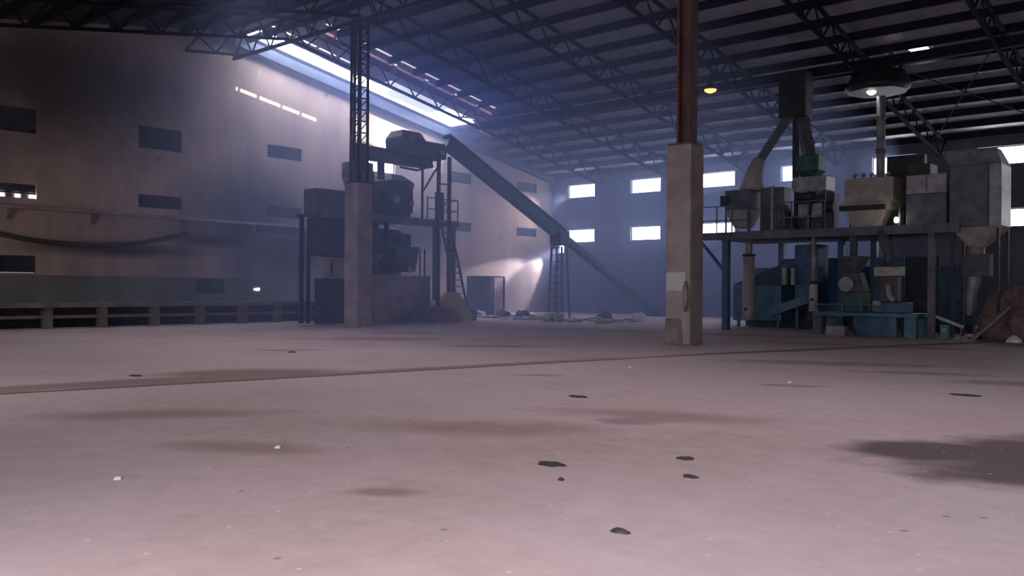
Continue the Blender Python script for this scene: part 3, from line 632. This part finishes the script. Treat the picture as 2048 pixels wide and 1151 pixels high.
# ------------------------------------------------------------------ far corner
t = thing('wire_cage', 'dark blue barred cage bin standing near the far corner', 'cage', (3, -9, 0))
MB().box(1.3, 1.4, -10.2, -8.1, .05, 2.4).build('back_panel', 'black', t)
MB().box(1.3, 2.5, -10.25, -10.15, .05, 2.4).build('side_panel', 'black', t)
MB().box(1.3, 2.5, -10.2, -8.1, 2.35, 2.42).build('top_panel', 'black', t)
MB().box(1.3, 2.5, -10.2, -8.1, 0, .07).build('base', 'black', t)
for i in range(15):
    y = -10.2+i*.15; MB().bar((2.5, y, 0), (2.5, y, 2.4), .035 if i % 7 else .09).build('bar', 'black', t)
o = MB().box(0, .08, -13.4, -11.5, .6, 2.55).build('wall_panel', 'pale'); tag(o, 'pale board leaning on the left wall beside the dark cage', 'board')
# roof lamps
def bell_lamp(loc, top, label, m_, r=.28):
    t = thing('high_bay_lamp', label, 'lamp', loc)
    x, y, z = loc
    MB().tube([(x, y, z+.35), (x, y, top)], .02, 6).build('hanger', 'steel', t)
    MB().tube([(x, y, z+.4), (x, y, z+.25), (x, y, z)], .1, 20, [.07, .1, r], cap=False).build('shade', 'steel', t)
    MB().tube([(x, y, z-.02), (x, y, z-.10), (x, y, z-.16)], .1, 16, [r*.95, r*.8, r*.3]).build('glass', m_, t)
    return t
bell_lamp((20.8, -15.3, 10.35), roofz(-15.3)-1.3, 'orange glowing high bay lamp hanging just right of the thick column', 'lampw')
bell_lamp((26.95, -13.3, 9.75), 10.2, 'small pale high bay lamp under the dark elevator platform', 'lampc', .2)
ol = MB().lump((27.25, -11.8, 11.45), (.12, .12, .08), 2, 2, .05).build('lamp_bulb', 'lampc'); tag(ol, 'tiny bright bulb just left of the bright roof patch', 'bulb')

# ------------------------------------------------------------------ right plant: platform
YP = -16.2
t = thing('steel_platform', 'wide steel working platform on blue posts on the right', 'platform', (25.5, -14, 0))
MB().box(20.6, 30.45, YP+.05, -10.2, 3.86, 4.01).build('deck', 'grey', t)
MB().box(20.6, 31.0, YP-.03, YP+.05, 3.74, 4.06).build('edge_beam', 'grey', t)
for x, y, c in ((22.0, YP+.15, 'blue'), (30.05, YP+.15, 'grey'), (26.2, -10.6, 'blue'), (22.0, -10.6, 'blue'), (30.05, -10.6, 'blue'), (25.3, -12.0, 'blue')):
    MB().bar((x, y, 0), (x, y, 3.86), .26 if c != 'grey' else .22).build('post', c, t)
for x0, x1 in ((20.9, 23.0), (24.2, 26.2)):
    for z in (4.55, 5.15): MB().bar((x0, YP+.05, z), (x1, YP+.05, z), .045).build('rail', 'grey', t)
    for i in range(4): MB().bar((x0+(x1-x0)*i/3, YP+.05, 4.02), (x0+(x1-x0)*i/3, YP+.05, 5.17), .045).build('rail_post', 'grey', t)
MB().bar((22.1, YP+.2, 2.2), (20.7, YP+.2, 3.8), .1).build('brace', 'blue', t)
MB().bar((23.9, -15.8, 4.02), (23.9, -15.8, 5.9), .1).build('pipe_post', 'pale', t)
t = thing('seed_cleaner', 'dusty beige cleaner with hopper at the left end of the right platform', 'machine', (21.8, -14.3, 4.02))
MB().box(21.3, 22.5, -14.9, -13.7, 5.1, 5.95).build('body', 'grey', t, .04)
MB().taper((21.6, 22.2, -14.6, -14.0, 4.35), (21.3, 22.5, -14.9, -13.7, 5.1)).build('hopper', 'beige', t, .02)
MB().tube([(22.3, -14.3, 5.95), (22.35, -14.3, 6.5), (22.6, -14.3, 7.3)], .3, 16, [.55, .4, .22]).build('cone', 'beige', t)
for a in (21.35, 22.45):
    for b_ in (-14.85, -13.75): MB().bar((a, b_, 4.02), (a, b_, 5.1), .07).build('leg', 'grey', t)
MB().tube([(21.5, -14.95, 5.5), (21.2, -15.1, 5.5)], .22, 14).build('fan', 'black', t)
t = thing('control_cabinet', 'tall grey control cabinet on the right platform', 'cabinet', (23.2, -14, 4.02))
MB().box(22.75, 23.8, -14.5, -13.7, 4.02, 6.0).build('body', 'grey', t, .03)
dr = MB().box(22.8, 23.75, -14.53, -14.5, 4.1, 5.2).build('door', 'louvre', t, .01)
MB().box(23.6, 23.66, -14.58, -14.53, 4.6, 4.8).build('handle', 'pale', dr)
t = thing('grading_machine', 'pale grading machine with dark motors behind the rail', 'machine', (25, -14.3, 4.02))
MB().box(24.3, 25.7, -14.8, -13.8, 5.7, 6.3).build('top_box', 'pale', t, .03)
MB().box(24.15, 25.85, -14.3, -13.7, 4.04, 5.65).build('casing', 'louvre', t, .03)
MB().box(24.5, 25.5, -14.7, -14.3, 4.6, 5.2).build('sieve', 'pale', t, .03)
MB().tube([(24.6, -14.95, 5.45), (25.4, -14.95, 5.45)], .2, 14).build('motor', 'black', t)
MB().tube([(25.75, -14.9, 5.0), (26.1, -14.9, 5.0)], .22, 14).build('motor', 'black', t)
for a in (24.4, 25.0, 25.6): MB().bar((a, -14.8, 4.02), (a+.06, -14.8, 5.7), .1).build('leg', 'black', t)
MB().poly([(24.05, -15.0, 5.2), (24.05, -14.6, 5.2), (24.6, -15.0, 4.02), (24.6, -14.6, 4.02), (24.05, -15.0, 4.02), (24.05, -14.6, 4.02)], [(0, 2, 4), (1, 5, 3), (0, 1, 3, 2), (0, 4, 5, 1), (2, 3, 5, 4)]).build('guard', 'dblue', t)
t = thing('feed_bin', 'dark green feed bin on top of the grading machine', 'bin', (24.8, -14.3, 6.3))
MB().box(24.4, 25.35, -14.7, -13.9, 6.55, 7.2).build('shell', 'green', t, .03)
MB().taper((24.6, 25.1, -14.5, -14.1, 6.3), (24.4, 25.35, -14.7, -13.9, 6.55)).build('spout', 'green', t)
t = thing('separator', 'large dusty beige box separator in the middle of the right platform', 'machine', (27.5, -15, 4.02))
MB().box(26.65, 28.5, -15.4, -13.8, 5.05, 5.98).build('housing', 'beige', t, .04)
MB().box(26.5, 28.2, -15.5, -15.35, 4.76, 4.94).build('slot', 'black', t)
MB().box(26.5, 28.4, -15.35, -13.8, 4.76, 5.05).build('sill', 'beige', t, .01)
MB().taper((26.9, 27.9, -15.2, -14.6, 4.02), (26.7, 28.2, -15.3, -14.5, 4.76)).build('base', 'beige', t, .02)
MB().box(26.5, 28.6, -14.4, -13.8, 4.02, 4.76).build('back_duct', 'black', t, .02)
MB().box(27.75, 29.15, -13.88, -13.5, 4.03, 6.95).build('filter_box', 'black', t, .03)
for i in range(5): MB().tube([(26.85+i*.32, -14.9, 5.98), (26.85+i*.32, -14.9, 6.12), (26.95+i*.32, -14.9, 6.2)], .07, 10).build('air_nozzle', 'pale', t)
t = thing('exhaust_duct', 'tall pale vertical duct rising to the roof on the right', 'duct', (27.3, -13.2, 6))
MB().tube([(27.3, -13.2, 5.9), (27.3, -13.2, 6.8), (27.3, -13.2, 9.5)], .17, 14).build('pipe', 'pale', t)
for z in (7.2, 7.3, 8.6): MB().tube([(27.3, -13.2, z), (27.3, -13.2, z+.06)], .22, 14).build('flange', 'grey', t)
MB().tube([(27.65, -12.8, 10.3), (27.6, -12.6, 10.8), (27.4, -12.3, 11.4)], .13, 12).build('elbow', 'pale', t)
t = thing('service_platform', 'dark eight sided platform under the roof around the tall duct', 'platform', (27, -13.2, 9.8))
MB().tube([(27.1, -13.0, 9.72), (27.1, -13.0, 9.95)], 1.35, 8, [1.15, 1.35]).build('deck', 'black', t)
MB().tube([(27.1, -13.0, 9.95), (27.1, -13.0, 10.5)], 1.3, 8, [1.3, 1.05]).build('skirt', 'steel', t)
for a in (26.2, 28.0): MB().bar((a, -13.0, 10.4), (a, -13.0, 10.75), .1).build('hanger', 'steel', t)
t = thing('screening_box', 'stacked beige and grey screening boxes right of the separator', 'machine', (29.6, -15, 4.02))
MB().box(28.95, 30.35, -15.4, -13.9, 5.25, 5.95).build('upper_box', 'pale', t, .03)
MB().box(28.95, 30.35, -15.4, -13.9, 4.02, 5.25).build('lower_box', 'grey', t, .03)
MB().box(28.9, 29.7, -15.1, -14.1, 5.95, 6.4).build('hood', 'black', t, .03)
MB().box(29.65, 29.69, -15.42, -15.4, 5.3, 5.9).build('seam', 'grey', t)
MB().tube([(28.7, -15.3, 4.02), (28.7, -15.3, 4.95)], .05, 10).build('stand_pipe', 'pale', t)
ol = MB().lump((28.68, -15.6, 4.3), (.09, .09, .12), 2, 2, .05).build('work_light', 'lampc'); tag(ol, 'small white work light on the platform edge by the screening boxes', 'light')
MB().box(28.64, 28.72, -15.64, -15.56, 4.02, 4.2).build('stand', 'grey', ol)
t = thing('storage_bin', 'tall dark storage bin with a pale side at the far right', 'bin', (31.3, -15, 0))
MB().box(30.5, 31.75, -15.6, -14.0, 3.95, 6.15).build('shell', 'grey', t, .03)
MB().box(31.75, 32.15, -15.55, -14.05, 3.95, 6.15).build('pale_side', 'pale', t, .03)['label'] = 'pale side panel'
MB().taper((30.5, 32.15, -15.6, -14.0, 6.15), (30.1, 31.9, -15.2, -14.4, 6.75)).build('sloping_lid', 'pale', t, .02)
MB().taper((31.0, 31.5, -15.0, -14.6, 3.25), (30.5, 32.15, -15.6, -14.0, 3.95)).build('hopper', 'beige', t, .02)
MB().tube([(31.2, -14.8, 3.25), (31.2, -14.8, 2.4), (31.05, -14.9, 1.4), (31.0, -14.9, .8)], .2, 12, [.3, .26, .16, .1]).build('down_pipe', 'pale', t)
MB().box(30.8, 31.7, -15.1, -14.5, 2.2, 3.0).build('gate_box', 'louvre', t, .03)
for p in ((30.6, -15.5), (32.05, -15.5), (30.6, -14.1), (32.05, -14.1)): MB().bar((*p, 0), (*p, 3.95), .1).build('leg', 'black', t)
t = thing('feed_tower', 'dark square feed shaft splitting into two slanting chutes below the roof', 'chute', (23.9, -13.4, 9))
MB().box(23.3, 24.5, -14.0, -13.2, 9.0, 10.9).build('shaft', 'black', t, .03)
MB().bar((23.5, -13.4, 9.1), (22.55, -14.2, 7.2), .34).build('chute', 'grey', t)
MB().bar((24.1, -13.4, 9.1), (24.75, -14.2, 7.2), .42).build('chute', 'grey', t)
MB().bar((23.9, -13.4, 9.0), (23.9, -13.4, 6.0), .3).build('chute', 'dblue', t)
# below deck
def white_pipe(x, y, z0, z1, r, label):
    t = thing('downpipe', label, 'pipe', (x, y, z0))
    tb = MB().tube([(x, y, z0), (x, y, z0+.9), (x, y, z1)], r, 18, [r, r, r*.92]).build('tube', 'beige', t)
    MB().tube([(x, y-r*.86, z0+.45), (x, y-r*1.06, z0+.45)], .075, 12).build('hole', 'black', tb)
    MB().tube([(x, y, z0-.02), (x, y, z0+.08)], r*1.08, 18).build('collar', 'pale', t)
    MB().tube([(x, y, z1), (x, y, 3.86)], r*.55, 12, None).build('neck', 'pale', t)
    MB().tube([(x, y, z1-.02), (x, y, z1+.07)], r*1.05, 18).build('flange', 'black', t)
    return t
white_pipe(22.5, -15.0, .4, 3.1, .26, 'thick cream downpipe with a dark hole under the left of the right platform')
t = white_pipe(25.55, -15.6, .85, 1.95, .17, 'short cream downpipe with a dark hole at the left end of the blue bench')
t = thing('blue_hopper', 'blue steel hopper with slanting chute behind the cream downpipe', 'hopper', (24, -13, 0))
MB().box(23.9, 24.9, -13.6, -12.4, 1.2, 3.6).build('shell', 'blue', t, .04)
MB().bar((24.4, -13.4, 1.3), (22.9, -13.8, .7), .5, .35).build('chute', 'blue', t)
for a in (24.0, 24.8): MB().bar((a, -13.5, 0), (a, -13.5, 1.3), .12).build('leg', 'blue', t)
MB().box(23.6, 23.8, -14.2, -14.0, 1.9, 2.6).box(24.0, 24.15, -14.2, -14.0, 1.9, 2.6).build('vane', 'pale', t)
t = thing('sheet_partition', 'dark blue sheet partition standing at the back under the right platform', 'partition', (25.5, -10.9, 0))
for i in range(7): MB().box(20.7+i*1.38, 22.05+i*1.38, -11.05, -11.0, .02, 3.1 if i % 3 else 2.7).build('panel', 'dblue' if i % 2 else 'blue', t)
MB().box(20.7, 30.35, -11.0, -10.94, 2.3, 2.42).build('rail', 'black', t)
for i in range(5): MB().box(20.8+i*2.3, 20.9+i*2.3, -11.0, -10.9, 0, 2.6).build('post', 'black', t)
MB().box(20.7, 30.35, -11.6, -11.05, 0, .35).build('footing', 'black', t)
t = thing('blue_tank', 'low teal tank behind the left blue platform post', 'tank', (21.8, -12.5, 0))
MB().box(20.7, 23.0, -12.9, -11.6, .3, 1.9).build('shell', 'teal', t, .05)
for a in (20.9, 22.8): MB().bar((a, -12.7, 0), (a, -12.7, .35), .12).build('leg', 'teal', t)
MB().poly([(20.7, -12.9, 1.9), (23.0, -12.9, 1.9), (23.0, -12.9, 2.8), (20.7, -11.7, 1.9), (23.0, -11.7, 1.9), (23.0, -11.7, 2.8)], [(0, 1, 2), (3, 5, 4), (0, 3, 4, 1), (1, 4, 5, 2), (2, 5, 3, 0)]).build('gusset_panel', 'dblue', t)
t = thing('blue_bench', 'low blue steel bench carrying machines under the right platform', 'bench', (28, -16.2, 0))
MB().box(26.05, 29.85, -17.0, -15.3, .72, .86).build('top', 'teal', t, .01)
for x, wd, c in ((26.25, .34, 'grey'), (29.0, .26, 'blue'), (29.6, .4, 'teal')):
    MB().box(x-wd/2, x+wd/2, -16.95, -16.7, 0, .72).build('leg', c, t)
    MB().box(x-wd/2, x+wd/2, -15.6, -15.4, 0, .72).build('leg', c, t)
MB().box(27.4, 29.0, -16.4, -16.35, .0, .72).build('panel', 'blue', t)
MB().bar((26.1, -16.95, 1.15), (28.3, -16.95, 1.15), .035).bar((27.2, -16.95, .86), (27.2, -16.95, 1.15), .05).build('rail', 'teal', t)
t = thing('roller_husker', 'dusty machine with pale wheel on the left half of the blue bench', 'machine', (27.3, -16.1, .86))
MB().box(26.9, 27.8, -16.5, -15.7, .86, 1.6).build('base', 'green', t, .04)
MB().tube([(27.2, -16.62, 1.9), (27.2, -16.5, 1.9)], .28, 18).build('wheel', 'pale', t)
MB().taper((26.9, 27.8, -16.5, -15.7, 1.6), (27.0, 27.6, -16.4, -15.8, 2.35)).build('body', 'louvre', t, .04)
MB().taper((27.05, 27.5, -16.4, -15.9, 2.35), (26.85, 27.8, -16.6, -15.7, 2.95)).build('hopper', 'louvre', t, .03)
MB().tube([(27.3, -16.1, 2.95), (27.3, -16.1, 3.86)], .14, 12).build('feed_pipe', 'louvre', t)
t = thing('polisher', 'cream topped polisher with pipes on the right half of the blue bench', 'machine', (28.7, -16.1, .86))
MB().box(28.1, 29.3, -16.5, -15.6, .86, 1.25).build('base', 'blue', t, .03)
MB().tube([(28.2, -16.55, 1.2), (28.5, -16.55, 1.2)], .14, 12).build('motor', 'pale', t)
MB().box(28.35, 28.95, -16.35, -15.8, 1.25, 2.2).build('body', 'louvre', t, .04)
MB().box(28.15, 29.05, -16.45, -15.7, 2.2, 2.55).build('head', 'beige', t, .04)
MB().tube([(28.7, -16.5, 1.9), (28.72, -16.5, 1.5), (28.9, -16.5, 1.3)], .1, 12).build('outlet', 'beige', t)
MB().tube([(28.6, -16.1, 2.55), (28.55, -16.1, 3.2), (28.3, -16.0, 3.86)], .2, 14, [.16, .2, .26]).build('feed_pipe', 'louvre', t)
o = MB().box(26.75, 27.45, -17.4, -16.98, 0, .36).build('concrete_block', 'conc', None, .03); tag(o, 'small grey concrete block in front of the blue bench', 'block')
o = MB().bar((30.35, -16.6, .78), (31.2, -16.4, .42), .1).build('slanting_pipe', 'pale'); tag(o, 'pale pipe slanting down off the right end of the blue bench', 'pipe')
MB().bar((31.12, -16.42, 0), (31.12, -16.42, .45), .04).build('foot', 'grey', o)
t = thing('valve_block', 'small teal valve box on the floor right of the bench', 'valve', (30.75, -16.4, 0))
MB().box(30.5, 30.8, -16.7, -16.4, 0, .5).build('body', 'teal', t, .02)
MB().tube([(30.66, -16.72, .3), (30.66, -16.78, .3)], .09, 12).build('handwheel', 'pale', t)
# far right heap
o = MB().lump((33.4, -15.2, 0), (1.8, 1.1, 1.9), 21, 4, .22, 1).build('rubble_heap', 'earth'); tag(o, 'dark reddish heap of rubble at the far right edge', 'heap', kind='stuff')
o = MB().bar((31.6, -16.9, .05), (32.6, -16.5, 1.15), .5, .05).build('leaning_board', 'wood'); tag(o, 'pinkish board leaning on the rubble heap at far right', 'board')
o = MB().lump((32.9, -17.1, 0), (.24, .18, .22), 4, 3, .15, 1).build('sack', 'white'); tag(o, 'small white sack in front of the rubble heap at far right', 'sack')
o = MB().tube([(31.2, -15.9, .02), (31.6, -15.9, .02), (31.6, -15.9, .9)], .06, 8).build('bent_pipe', 'grey'); tag(o, 'thin bent grey pipe on the floor below the storage bin', 'pipe')

# ------------------------------------------------------------------ litter on the floor
rnd = random.Random(12)
protos = []
def piece(kind, seed):
    if kind == 0: return MB().lump((0, 0, 0), (.28, .2, .13), seed, 2, .35, 1).build('rubble_piece', 'trash')
    if kind == 1: return MB().bar((-.45, 0, .03), (.45, .1, .07), .16, .05).build('rubble_piece', 'wood')
    return MB().lump((0, 0, 0), (.15, .18, .12), seed, 2, .3, 1).build('rubble_piece', 'white')
for k_ in range(3): protos.append(piece(k_, 30+k_))
cnt = 0
LBL = ['grey crumpled scrap lying in the litter along the back of the hall', 'short plank lying in the litter along the back of the hall', 'white lump lying in the litter along the back of the hall']
GRP = ['grey scraps in the litter', 'short planks in the litter', 'white lumps in the litter']
firsts = set()
while cnt < 66:
    # strip of litter from the cage to the conveyor foot
    s_ = rnd.random(); x = 3.6+s_*11.5+rnd.uniform(-.8, .8); y = -12.5+s_*(-1.5)+rnd.uniform(-1.0, 3.5)
    if abs(x-8.4) < .9 and abs(y+10) < .8: continue
    kd = rnd.choice((0, 0, 0, 1, 2))
    if kd not in firsts: o = protos[kd]; firsts.add(kd)
    else: o = protos[kd].copy(); C.objects.link(o)
    o.location = (x, y, 0.0); o.rotation_euler = (0, 0, rnd.uniform(0, 6.28)); s = rnd.uniform(.6, 1.5); o.scale = (s, s, s*rnd.uniform(.5, 1.1))
    tag(o, LBL[kd], 'scrap', GRP[kd]); cnt += 1
for i, (x, y, r, m_, lb) in enumerate(((3.7, -11.6, .3, 'white', 'white sack on the floor in front of the dark cage'), (5.0, -11.0, .38, 'louvre', 'dark sack right of the white one by the cage'), (6.2, -10.6, .36, 'dblue', 'dark blue bundle near the foot of the trestle'),
        (10.5, -8.5, .42, 'grey', 'grey bundle lying right of the trestle'), (12.2, -7.6, .32, 'white', 'white sack near the conveyor foot'), (12.0, -15.0, .45, 'trash', 'flat pale rubbish pile in front of the conveyor foot'), (4.4, -12.6, .3, 'grey', 'grey sack left of the litter strip'))):
    o = MB().lump((x, y, 0), (r*1.2, r, r*1.1), 50+i, 3, .2, 1).build('sack', m_); tag(o, lb, 'sack')
for i, (x, y, rx, ry, lb) in enumerate(((34.26, -43.13, .14, .10, 'largest dark mud clump, low in the middle of the floor'), (35.05, -42.02, .085, .07, 'dark mud clump, farther of the close pair right of centre'), (35.51, -42.72, .075, .055, 'dark mud clump, nearer of the close pair right of centre'),
        (36.04, -44.6, .075, .05, 'dark mud clump nearest the bottom edge of the picture'), (35.65, -34.29, .24, .12, 'flat dark mud clump far right beyond the oil patch'), (31.33, -38.8, .16, .1, 'flat dark mud clump in the middle distance, near the brown joint'),
        (23.6, -42.0, .16, .1, 'small dark clump on the floor at far left'), (20.6, -36.5, .16, .1, 'small dark clump left of the left column'), (34.75, -43.6, .03, .025, 'tiny dark crumb between the clumps, low on the floor'))):
    o = MB().lump((x, y, 0), (rx, ry, .022), 80+i, 3, .18, 1).build('mud_clump', 'mud'); tag(o, lb, 'mud clump')
for i, (x, y, lb) in enumerate(((32.83, -34.48, 'small white stone right of centre on the floor'), (29.13, -34.03, 'small white stone beyond the brown joint'), (31.96, -46.16, 'small white stone at the lower left of the floor'), (31.69, -44.39, 'small white stone left of centre on the floor'))):
    o = MB().lump((x, y, 0), (.04, .035, .03), 95+i, 2, .2, 1).build('stone', 'white'); tag(o, lb, 'stone')
for i, (x, y, a, lb) in enumerate(((8.6, -27.1, .5, 'pale flat scrap of sheet at the foot of the left column'), (8.2, -26.3, 1.4, 'short pale stick by the foot of the left column'))):
    o = MB().bar((x-.5*math.cos(a), y-.5*math.sin(a), .03), (x+.5*math.cos(a), y+.5*math.sin(a), .05), .2-.1*i, .04).build('scrap_sheet', 'pale'); tag(o, lb, 'scrap')
# spot lamps added to imitate the daylight wedges in the far corner
lamp('corner_beam_spot', 'SPOT', (.85, -.06, 4.55), (.0, -4.8, .9), 4200, (.95, .95, 1), spot_size=math.radians(42), spot_blend=.35, shadow_soft_size=.12)
lamp('corner_beam_spot', 'SPOT', (.95, -.06, 4.6), (.0, -8.0, 1.9), 14000, (.95, .95, 1), spot_size=math.radians(19), spot_blend=.6, shadow_soft_size=.12)
lamp('corner_beam_spot', 'SPOT', (1.4, -.06, 8.3), (.0, -5.5, 5.6), 2600, (1, .88, .82), spot_size=math.radians(60), spot_blend=.8, shadow_soft_size=.15)
for o in bpy.data.objects:
    if '_w' in o: del o['_w']
